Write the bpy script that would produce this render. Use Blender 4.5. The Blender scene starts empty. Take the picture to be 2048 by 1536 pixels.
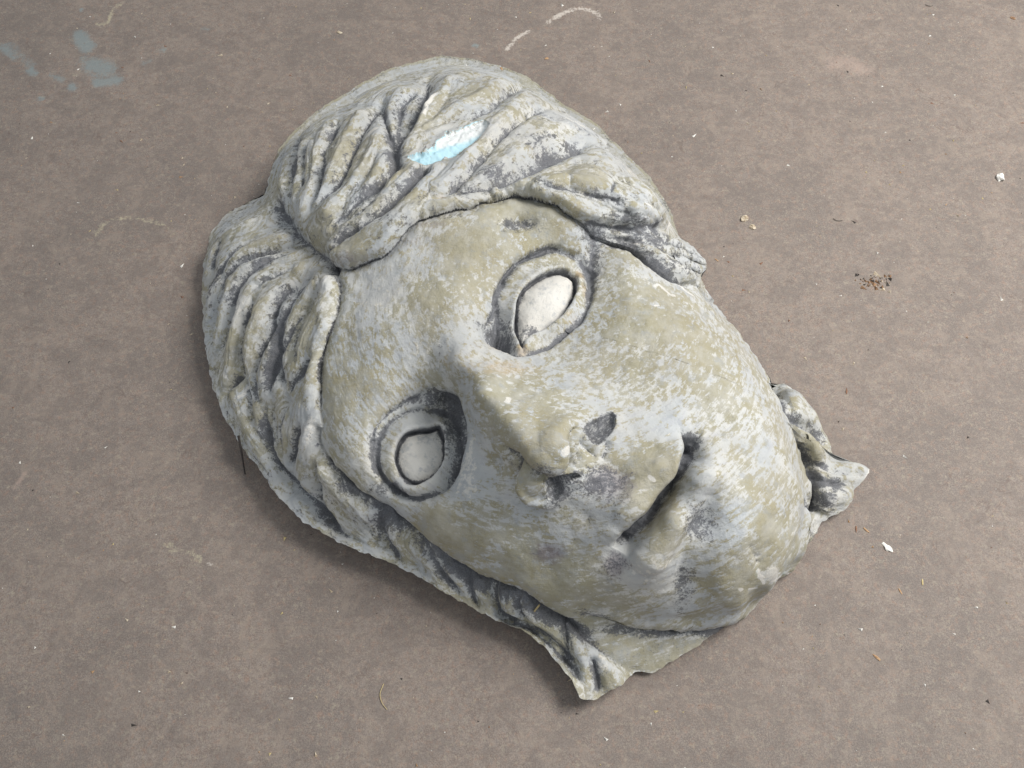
import bpy, math, random
import numpy as np
from mathutils import Vector
random.seed(4); rng = np.random.default_rng(4)
S = bpy.context.scene; COL = S.collection

# ---------------------------------------------------------------- camera
cd = bpy.data.cameras.new('camera'); cam = bpy.data.objects.new('camera', cd); COL.objects.link(cam)
PITCH = math.radians(62)
cam.location = (0, -1.3*math.cos(PITCH), 1.3*math.sin(PITCH))
cam.rotation_euler = (math.pi/2-PITCH, 0, 0)
cd.sensor_width = 36; cd.angle = 2*math.atan(1024/2010); cd.clip_start = .01; cd.clip_end = 100
cd.dof.use_dof = False
S.camera = cam
# ---------------------------------------------------------------- light: a big window up and to the right, pale room light
W = bpy.data.worlds.new('World'); S.world = W; W.use_nodes = True
W.node_tree.nodes['Background'].inputs[0].default_value = (.93, .97, 1, 1)
W.node_tree.nodes['Background'].inputs[1].default_value = .52
def area(name, loc, target, size, power, colr):
    l = bpy.data.lights.new(name, 'AREA'); l.shape = 'RECTANGLE'; l.size, l.size_y = size; l.energy = power; l.color = colr
    o = bpy.data.objects.new(name, l); COL.objects.link(o); o.location = loc
    o.rotation_euler = (Vector(target)-Vector(loc)).to_track_quat('-Z', 'Y').to_euler(); return o
area('window_light', (1.62, .34, 2.02), (0, 0, .05), (1.15, .95), 82, (1, .965, .91))
S.view_settings.view_transform = 'Standard'; S.view_settings.look = 'None'; S.view_settings.exposure = 0; S.view_settings.gamma = 1

# ---------------------------------------------------------------- helpers
class NT:
    def __init__(s, name, bump=True):
        s.m = bpy.data.materials.new(name); s.m.use_nodes = True; s.t = s.m.node_tree
        s.b = s.t.nodes['Principled BSDF']
    def n(s, ty, **k):
        q = s.t.nodes.new(ty)
        for a, v in k.items(): setattr(q, a, v)
        return q
    def l(s, a, b): s.t.links.new(a, b)
    def put(s, sock, v):
        if hasattr(v, 'is_linked') or isinstance(v, bpy.types.NodeSocket): s.l(v, sock)
        else: sock.default_value = v
    def math(s, op, a, b=0., c=0., clamp=False):
        q = s.n('ShaderNodeMath', operation=op, use_clamp=clamp)
        for i, v in enumerate((a, b, c)): s.put(q.inputs[i], v)
        return q.outputs[0]
    def coord(s, scale=(1, 1, 1), rot=(0, 0, 0), loc=(0, 0, 0)):
        c = s.n('ShaderNodeTexCoord'); q = s.n('ShaderNodeMapping')
        s.l(c.outputs['Object'], q.inputs[0]); q.inputs['Scale'].default_value = scale; q.inputs['Rotation'].default_value = rot; q.inputs['Location'].default_value = loc
        return q.outputs[0]
    def noise(s, vec, scale, detail=4, rough=.6, dist=0.):
        q = s.n('ShaderNodeTexNoise'); s.l(vec, q.inputs['Vector'])
        q.inputs['Scale'].default_value = scale; q.inputs['Detail'].default_value = detail; q.inputs['Roughness'].default_value = rough; q.inputs['Distortion'].default_value = dist
        return q.outputs[0]
    def step(s, v, lo, hi, a=0., b=1.):
        q = s.n('ShaderNodeMapRange', interpolation_type='SMOOTHSTEP'); s.put(q.inputs[0], v)
        for i, x in enumerate((lo, hi, a, b)): s.put(q.inputs[i+1], x)
        return q.outputs[0]
    def mix(s, f, a, b, blend='MIX'):
        q = s.n('ShaderNodeMix', data_type='RGBA', blend_type=blend); s.put(q.inputs[0], f)
        for i, v in ((6, a), (7, b)): s.put(q.inputs[i], v if not isinstance(v, tuple) or len(v) == 4 else v+(1,))
        return q.outputs[2]
    def attr(s, name):
        q = s.n('ShaderNodeAttribute', attribute_name=name); return q
    def bump(s, h, strength, dist, prev=None):
        q = s.n('ShaderNodeBump'); q.inputs['Strength'].default_value = strength; q.inputs['Distance'].default_value = dist; s.l(h, q.inputs['Height'])
        if prev: s.l(prev, q.inputs['Normal'])
        return q.outputs[0]

def mesh_obj(name, V, Fq, mats, parent=None, attrs=None, normals=None):
    V = np.asarray(V, np.float32); Fq = np.asarray(Fq, np.int32)
    me = bpy.data.meshes.new(name); k = Fq.shape[1]
    me.vertices.add(len(V)); me.vertices.foreach_set('co', V.ravel())
    me.loops.add(Fq.size); me.loops.foreach_set('vertex_index', Fq.ravel())
    me.polygons.add(len(Fq)); me.polygons.foreach_set('loop_start', np.arange(0, Fq.size, k, dtype=np.int32))
    me.polygons.foreach_set('use_smooth', np.ones(len(Fq), bool))
    me.update(calc_edges=True)
    for an, arr in (attrs or {}).items():
        a = me.attributes.new(an, 'FLOAT_COLOR', 'POINT'); a.data.foreach_set('color', np.asarray(arr, np.float32).ravel())
    if normals is not None: me.normals_split_custom_set_from_vertices(np.asarray(normals).tolist())
    for m in (mats if isinstance(mats, list) else [mats]): me.materials.append(m)
    o = bpy.data.objects.new(name, me); COL.objects.link(o)
    if parent: o.parent = parent
    return o
def tag(o, label=None, cat=None, group=None, kind=None):
    for k, v in (('label', label), ('category', cat), ('group', group), ('kind', kind)):
        if v: o[k] = v
    return o

def _hash(i, j, k):
    n = (i*73856093) ^ (j*19349663) ^ (k*83492791)
    n = (n ^ (n >> 13))*1274126177 & 0x7fffffff
    return ((n ^ (n >> 16)) & 0xffff)/32767.5-1
def vnoise(P):
    I = np.floor(P).astype(np.int64); f = P-I; f = f*f*f*(f*(f*6-15)+10); r = 0
    for a in (0, 1):
        for b in (0, 1):
            for c in (0, 1):
                w = (f[:, 0] if a else 1-f[:, 0])*(f[:, 1] if b else 1-f[:, 1])*(f[:, 2] if c else 1-f[:, 2])
                r = r+w*_hash(I[:, 0]+a, I[:, 1]+b, I[:, 2]+c)
    return r
def fbm(P, scale, octs=3):
    return sum(vnoise(P*scale*2**o+17.3*o)/2**o for o in range(octs))

# ---------------------------------------------------------------- materials
def painted_material():
    m = NT('weathered_paint'); p = m.attr('paint'); sep = m.n('ShaderNodeSeparateColor'); m.l(p.outputs['Color'], sep.inputs[0])
    dark, tan, pur = sep.outputs[0], sep.outputs[1], sep.outputs[2]; wht = p.outputs['Alpha']
    c = m.coord(); fl = m.attr('flow').outputs['Vector']; ex = m.n('ShaderNodeSeparateColor'); m.l(m.attr('extra').outputs['Color'], ex.inputs[0])
    def fmap(scale, loc):
        q = m.n('ShaderNodeMapping'); m.l(fl, q.inputs[0]); q.inputs['Scale'].default_value = scale; q.inputs['Location'].default_value = loc; return q.outputs[0]
    s1 = fmap((92, 30, 30), (0, 0, 0)); s2 = fmap((140, 34, 30), (5, 3, 1))
    big = m.noise(c, 16, 3, .6); st1 = m.noise(s1, 1.9, 9, .68, .35); st2 = m.noise(s2, 2.0, 9, .68, .35)
    strk = m.n('ShaderNodeMix', data_type='FLOAT'); strk.inputs[0].default_value = .45; m.l(st1, strk.inputs[2]); m.l(st2, strk.inputs[3]); strk = strk.outputs[0]
    fine = m.noise(c, 420, 4, .75); med = m.noise(c, 120, 6, .72)
    spk = m.noise(m.coord(loc=(2, 5, 1)), 640, 3, .7)
    # grey-white ground coat, a little uneven
    base = m.mix(m.step(big, .3, .7), (.455, .48, .50), (.585, .585, .565))
    base = m.mix(m.math('MULTIPLY', m.step(st2, .48, .66), .6), base, (.415, .43, .48))
    # khaki dry-brushed coat
    tv = m.math('MULTIPLY_ADD', strk, .80, m.math('MULTIPLY_ADD', big, .30, m.math('MULTIPLY_ADD', med, .45, m.math('MULTIPLY', fine, .18))))
    tv = m.math('MULTIPLY_ADD', tan, .13, tv); tv = m.math('MULTIPLY_ADD', wht, -.16, tv); tv = m.math('MULTIPLY_ADD', dark, -.06, tv)
    tcol = m.mix(m.step(med, .35, .65), (.268, .245, .163), (.356, .328, .226))
    tcol = m.mix(m.step(big, .35, .65), tcol, (.338, .322, .24))
    base = m.mix(m.math('MULTIPLY', m.step(tv, .825, .895), m.step(m.noise(m.coord(loc=(8, 3, 3)), 42, 5, .7), .34, .62, .62, 1.)), base, tcol)
    # white chalky rub on high spots
    wv = m.math('MULTIPLY_ADD', wht, .42, m.math('MULTIPLY_ADD', med, .9, m.math('MULTIPLY', st1, .4)))
    base = m.mix(m.math('MULTIPLY', m.step(wv, .86, .96), .85), base, (.70, .685, .65))
    ov = m.math('MULTIPLY_ADD', ex.outputs[0], .5, m.math('MULTIPLY', med, .5)); base = m.mix(m.math('MULTIPLY', m.step(ov, .42, .72), .6), base, (.50, .36, .205))
    ev = m.math('MULTIPLY_ADD', ex.outputs[1], .5, m.math('MULTIPLY', fine, .6)); base = m.mix(m.math('MULTIPLY', m.step(ev, .52, .72), .55), base, (.42, .56, .58))
    # violet tint
    pv = m.math('MULTIPLY_ADD', pur, .5, m.math('MULTIPLY_ADD', med, .5, m.math('MULTIPLY', fine, .3)))
    base = m.mix(m.math('MULTIPLY', m.step(pv, .58, .86), .62), base, (.205, .175, .225))
    cool = m.noise(m.coord(loc=(6, 1, 2)), 55, 6, .7); base = m.mix(m.math('MULTIPLY', m.step(cool, .52, .68), .5), base, (.32, .35, .385))
    warm = m.noise(m.coord(loc=(2, 9, 4)), 9, 4, .6); base = m.mix(m.step(warm, .35, .65, 0, .22), base, (.30, .26, .19), 'MIX')
    # blue-black dry wash that breaks into specks; also carries painted shade under jaw and lip
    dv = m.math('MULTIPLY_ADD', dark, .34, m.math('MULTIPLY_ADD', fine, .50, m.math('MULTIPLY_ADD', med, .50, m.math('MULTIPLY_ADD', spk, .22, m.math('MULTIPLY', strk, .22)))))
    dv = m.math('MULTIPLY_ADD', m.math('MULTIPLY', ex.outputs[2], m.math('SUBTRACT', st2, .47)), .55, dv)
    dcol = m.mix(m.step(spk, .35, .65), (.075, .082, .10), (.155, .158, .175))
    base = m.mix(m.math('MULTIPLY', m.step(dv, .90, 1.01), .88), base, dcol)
    m.l(base, m.b.inputs['Base Color']); m.b.inputs['Roughness'].default_value = .64
    m.b.inputs['Specular IOR Level'].default_value = .3
    n1 = m.bump(strk, .45, .0035); n2 = m.bump(med, .45, .0024, n1); n3 = m.bump(fine, .6, .0011, n2)
    m.l(n3, m.b.inputs['Normal'])
    return m.m
def foam_material():
    m = NT('torn_foam'); c = m.coord(); p = m.attr('paint'); sep = m.n('ShaderNodeSeparateColor'); m.l(p.outputs['Color'], sep.inputs[0])
    n = m.noise(c, 260, 5, .7); k = m.noise(c, 60, 3, .6)
    # sky-blue foam core under a torn white skin, grey crumbs along the upper lip
    f = m.step(m.math('MULTIPLY_ADD', k, .5, sep.outputs[1]), .45, .95)
    col = m.mix(f, (.40, .61, .70), (.66, .69, .70)); col = m.mix(m.math('MULTIPLY', m.step(m.math('MULTIPLY_ADD', sep.outputs[0], .4, n), .60, .72), .9), col, (.36, .35, .31))
    m.l(col, m.b.inputs['Base Color']); m.b.inputs['Roughness'].default_value = .7
    m.l(m.bump(n, .5, .0015), m.b.inputs['Normal']); return m.m
def flat_material(name, a, b, scale=400, rough=.8):
    m = NT(name); c = m.coord(); n = m.noise(c, scale, 4, .7)
    m.l(m.mix(m.step(n, .35, .65), a, b), m.b.inputs['Base Color']); m.b.inputs['Roughness'].default_value = rough
    m.l(m.bump(n, .4, .0006), m.b.inputs['Normal']); return m.m
def floor_material():
    m = NT('scuffed_brown_floor'); p = m.attr('marks'); sep = m.n('ShaderNodeSeparateColor'); m.l(p.outputs['Color'], sep.inputs[0])
    q = m.attr('marks_b'); sep2 = m.n('ShaderNodeSeparateColor'); m.l(q.outputs['Color'], sep2.inputs[0])
    c = m.coord(); sA = m.coord((38, 50, 1), (0, 0, math.radians(-25))); sB = m.coord((58, 36, 1), (0, 0, math.radians(35)))
    big = m.noise(c, 5.5, 4, .6); a = m.noise(sA, 2.2, 8, .74, .3); b = m.noise(sB, 2.6, 8, .74, .3); f = m.noise(c, 620, 3, .8); g = m.noise(c, 150, 5, .72)
    blot = m.noise(m.coord(loc=(7, 2, 0)), 34, 5, .62)
    col = m.mix(m.step(a, .32, .68), (.155, .122, .106), (.262, .220, .193))
    col = m.mix(m.math('MULTIPLY', m.step(b, .46, .60), .6), col, (.212, .190, .178))
    col = m.mix(m.math('MULTIPLY', m.step(big, .45, .60), .65), col, (.150, .132, .122))
    col = m.mix(m.math('MULTIPLY', m.step(g, .49, .62), .55), col, (.160, .137, .126))
    col = m.mix(m.math('MULTIPLY', m.step(m.noise(m.coord(loc=(3, 1, 0)), 130, 6, .75), .51, .64), .62), col, (.285, .185, .138))
    col = m.mix(m.math('MULTIPLY', m.step(m.noise(m.coord(loc=(1, 8, 0)), 150, 6, .75), .52, .64), .62), col, (.335, .300, .235))
    col = m.mix(m.step(f, .44, .60, 0, .55), col, (.335, .280, .245))
    f2 = m.noise(m.coord(loc=(4, 4, 0)), 380, 3, .8); col = m.mix(m.step(f2, .50, .64, 0, .6), col, (.155, .125, .108))
    col = m.mix(m.math('MULTIPLY', m.step(m.noise(m.coord(loc=(5, 5, 0)), 11, 6, .68, .4), .48, .70), .28), col, (.265, .222, .19))
    mo = m.noise(m.coord((26, 34, 1), (0, 0, .6), (2, 7, 0)), 1., 7, .72, .5); col = m.mix(m.math('MULTIPLY', m.step(mo, .46, .58), .38), col, (.150, .128, .118))
    mp = m.noise(m.coord((30, 24, 1), (0, 0, .3), (9, 4, 0)), 1., 7, .74, .6); col = m.mix(m.math('MULTIPLY', m.step(mp, .52, .64), .42), col, (.285, .235, .198))
    # faint dark hairline scratches
    sc = m.noise(m.coord((5, 5, 1), (0, 0, .5)), 1.4, 5, .6, .8); sc = m.math('ABSOLUTE', m.math('SUBTRACT', sc, .5))
    col = m.mix(m.math('MULTIPLY', m.step(sc, 0, .006, .55, 0), m.step(blot, .45, .6)), col, (.14, .105, .09))
    g2 = m.noise(m.coord(loc=(9, 3, 0)), 210, 5, .75)
    def layer(col, s, colr, amt, lo=.62, hi=.9, k=.55):
        v = m.math('MULTIPLY_ADD', s, .66, m.math('MULTIPLY_ADD', g2, .74, m.math('MULTIPLY', blot, .42)))
        return m.mix(m.math('MULTIPLY', m.step(v, lo, hi), amt), col, colr)
    col = layer(col, q.outputs['Alpha'], (.12, .11, .108), .55, .70, 1.1)
    col = layer(col, sep.outputs[0], (.225, .285, .30), .6, .76, 1.08)
    col = layer(col, sep.outputs[1], (.44, .40, .29), .75, .97, 1.16)
    col = layer(col, sep2.outputs[0], (.43, .33, .28), .5, .80, 1.2)
    col = layer(col, sep.outputs[2], (.58, .53, .48), .8, .97, 1.14)
    m.l(col, m.b.inputs['Base Color']); m.b.inputs['Roughness'].default_value = .62; m.b.inputs['Specular IOR Level'].default_value = .3
    m.l(m.bump(f, .45, .0008, m.bump(g, .4, .0014)), m.b.inputs['Normal'])
    return m.m
PAINT, FOAM, FLOOR = painted_material(), foam_material(), floor_material()

# ---------------------------------------------------------------- measured shape of the carving (half millimetres, in its own tilted frame)
D_rim=[[-831,239],[-799,115],[-762,-12],[-714,-102],[-641,-195],[-557,-296],[-484,-365],[-377,-420],[-258,-464],[-135,-529],[-106,-547],[-44,-577],[18,-601],[74,-639],[116,-687],[150,-744],[181,-747],[238,-718],[279,-695],[319,-693],[358,-671],[423,-635],[486,-594],[583,-528],[663,-449],[693,-420],[741,-361],[771,-340],[800,-328],[835,-275],[875,-229],[845,-214],[796,-213],[784,-155],[768,-105],[739,-44],[700,-6],[683,-12],[647,65],[598,157],[533,251],[515,314],[534,338],[534,366],[505,413],[466,450],[450,532],[399,651],[328,737],[256,836],[150,921],[42,1025],[-37,1063],[-133,1096],[-229,1105],[-324,1074],[-401,1043],[-505,961],[-592,890],[-654,813],[-691,742],[-707,651],[-711,589],[-747,563],[-806,524],[-845,465],[-853,358]]
D_ctrl=[[-831,239,-48],[-823,208,-34],[-815,177,-20],[-807,146,-5],[-799,115,9],[-790,83,19],[-780,51,30],[-771,19,40],[-762,-12,50],[-746,-42,63],[-730,-72,75],[-714,-102,88],[-695,-126,98],[-677,-149,107],[-659,-172,117],[-641,-195,127],[-620,-220,137],[-599,-246,147],[-578,-271,157],[-557,-296,168],[-533,-319,177],[-508,-342,186],[-484,-365,194],[-457,-379,199],[-430,-393,203],[-403,-407,208],[-377,-420,212],[-347,-431,216],[-317,-442,219],[-288,-453,223],[-258,-464,226],[-227,-480,231],[-197,-496,235],[-166,-513,239],[-135,-529,243],[-106,-547,245],[-75,-562,250],[-44,-577,255],[-13,-589,257],[18,-601,259],[46,-620,262],[74,-639,266],[95,-663,272],[116,-687,278],[133,-715,285],[150,-744,292],[181,-747,289],[209,-732,278],[238,-718,267],[258,-707,257],[279,-695,247],[299,-694,244],[319,-693,242],[339,-682,243],[358,-671,243],[391,-653,237],[423,-635,232],[454,-615,225],[486,-594,218],[518,-572,211],[550,-550,204],[583,-528,197],[609,-502,188],[636,-475,180],[663,-449,171],[678,-434,166],[693,-420,162],[717,-390,152],[741,-361,142],[771,-340,136],[800,-328,132],[817,-302,123],[835,-275,115],[855,-252,107],[875,-229,100],[845,-214,95],[821,-213,95],[796,-213,94],[790,-184,85],[784,-155,75],[776,-130,67],[768,-105,59],[758,-85,44],[749,-64,29],[739,-44,14],[720,-25,8],[700,-6,2],[683,-12,4],[671,14,-5],[659,39,-13],[647,65,-21],[631,96,-31],[614,127,-41],[598,157,-51],[576,188,-61],[555,220,-71],[533,251,-81],[524,283,-92],[515,314,-102],[534,338,-110],[534,366,-119],[519,389,-126],[505,413,-134],[485,431,-140],[466,450,-146],[460,477,-155],[455,504,-164],[450,532,-173],[437,562,-182],[424,592,-192],[411,622,-202],[399,651,-212],[375,680,-221],[352,709,-230],[328,737,-240],[310,762,-248],[292,787,-256],[274,812,-264],[256,836,-272],[230,858,-279],[203,879,-286],[177,900,-292],[150,921,-299],[123,947,-308],[96,973,-316],[69,999,-325],[42,1025,-333],[16,1038,-337],[-11,1051,-341],[-37,1063,-346],[-69,1074,-349],[-101,1085,-352],[-133,1096,-356],[-165,1099,-357],[-197,1102,-358],[-229,1105,-359],[-261,1095,-356],[-292,1085,-352],[-324,1074,-349],[-350,1064,-346],[-375,1054,-342],[-401,1043,-339],[-427,1023,-332],[-453,1002,-326],[-479,982,-319],[-505,961,-312],[-534,937,-305],[-563,914,-297],[-592,890,-289],[-613,864,-281],[-633,839,-273],[-654,813,-264],[-666,790,-257],[-679,766,-249],[-691,742,-241],[-696,712,-231],[-702,682,-222],[-707,651,-212],[-709,620,-202],[-711,589,-192],[-729,576,-187],[-747,563,-183],[-777,544,-177],[-806,524,-170],[-826,495,-161],[-845,465,-151],[-848,429,-140],[-850,394,-128],[-853,358,-116],[-848,329,-99],[-842,299,-82],[-836,269,-65],[-140,174,366],[-230,128,364],[-330,193,299],[-295,35,368],[-367,20,330],[-423,101,286],[-373,-97,342],[-425,-91,305],[-410,-183,309],[-51,279,332],[42,341,295],[125,320,284],[-202,259,321],[-93,99,387],[-192,29,392],[-326,-165,350],[-360,-230,330],[76,144,303],[-27,66,334],[184,201,271],[96,23,368],[262,190,309],[306,76,389],[226,26,409],[373,-24,436],[293,-94,458],[457,-16,393],[430,91,324],[358,185,285],[488,-112,436],[567,-124,377],[526,-15,333],[446,-181,469],[603,-246,382],[544,-252,444],[200,-58,440],[-158,-20,403],[-128,-40,434],[-83,-114,485],[-40,-172,523],[6,-228,564],[-68,-44,452],[-4,-106,498],[57,-154,538],[110,-123,505],[59,-73,462],[161,-155,513],[163,-120,487],[38,-246,577],[67,-266,576],[86,-196,571],[97,-233,579],[127,-171,549],[51,-209,575],[-121,-92,351],[-107,-136,344],[-98,-195,367],[-74,-185,405],[-69,-221,403],[-25,-252,444],[-25,-272,437],[-4,-315,454],[-152,-126,310],[-144,-184,322],[-159,-242,341],[39,-303,506],[37,-344,460],[87,-314,516],[112,-261,540],[127,-290,532],[142,-256,538],[178,-240,530],[212,-186,509],[208,-270,527],[271,-229,523],[322,-218,519],[297,-266,545],[246,-331,542],[194,-399,499],[159,-359,496],[99,-388,464],[178,-320,525],[332,-294,509],[291,-349,503],[231,-414,479],[405,-233,514],[367,-291,543],[320,-371,541],[268,-449,501],[212,-459,456],[379,-204,491],[385,-380,520],[350,-449,496],[461,-349,514],[471,-419,502],[548,-367,450],[602,-354,387],[580,-438,394],[535,-491,394],[493,-522,387],[434,-521,421],[348,-515,433],[384,-469,473],[422,-459,487],[524,-429,450],[482,-474,447],[502,-562,296],[572,-521,287],[639,-432,268],[667,-359,262],[672,-315,268],[413,-572,300],[298,-562,338],[222,-551,344],[531,-583,214],[470,-602,227],[402,-608,249],[307,-604,265],[239,-593,279],[172,-581,292],[261,-656,265],[341,-646,255],[352,-624,258],[719,-378,144],[695,-414,155],[-288,-208,337],[-251,-140,332],[-291,-254,348],[-293,-318,317],[-205,-218,323],[-133,-322,387],[-68,-280,408],[-157,-385,353],[-47,-365,412],[-26,-438,377],[-103,-438,329],[80,-459,408],[28,-512,356],[143,-501,408],[237,-521,411],[92,-534,351],[-182,-416,304],[-82,-476,296],[17,-540,314],[-267,-404,243],[-211,-454,217],[-140,-482,250],[-72,-527,244],[-4,-554,256],[40,-587,249],[106,-623,275],[149,-654,285],[192,-697,285],[176,-729,278],[139,-698,268],[-482,162,233],[-567,189,180],[-658,244,119],[-721,257,75],[-714,379,29],[-628,395,61],[-542,302,143],[-460,212,231],[-778,365,-15],[-774,244,24],[-772,135,34],[-736,23,72],[-670,61,135],[-582,49,195],[-497,36,254],[-464,-87,280],[-548,-77,218],[-621,-68,164],[-677,-84,107],[-592,-165,164],[-492,-175,243],[-552,-226,174],[-468,-266,228],[-419,-313,236],[-347,-359,248],[-449,-345,195],[-353,-403,200],[-513,-286,176],[-389,-271,285],[-466,286,214],[-396,275,269],[-319,297,314],[-387,352,261],[-472,374,199],[-537,424,131],[-589,445,73],[-621,540,4],[-557,560,59],[-504,611,70],[-585,680,-57],[-428,483,184],[-426,652,73],[-506,757,-65],[-429,824,-95],[-319,567,175],[-316,399,270],[-238,355,323],[-224,498,245],[-301,741,32],[-279,910,-132],[-208,932,-144],[-190,722,72],[-122,955,-159],[-86,767,37],[-20,901,-129],[-155,572,194],[-123,425,300],[-53,491,261],[-31,647,145],[51,846,-94],[74,693,75],[20,513,240],[130,712,1],[131,497,214],[206,629,61],[228,692,-35],[90,425,300],[162,441,291],[223,451,267],[265,563,119],[323,484,150],[233,393,286],[307,373,255],[371,402,156],[273,354,239],[354,363,175],[320,286,235],[387,281,192],[425,252,180],[211,330,246],[324,532,43],[392,385,90],[467,296,76],[454,322,59],[696,-58,98],[713,-125,134],[731,-189,165],[751,-261,164],[772,-307,148],[733,-308,159],[705,-212,148],[818,-252,127],[704,-308,155],[742,-96,104],[753,-180,134]]
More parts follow.
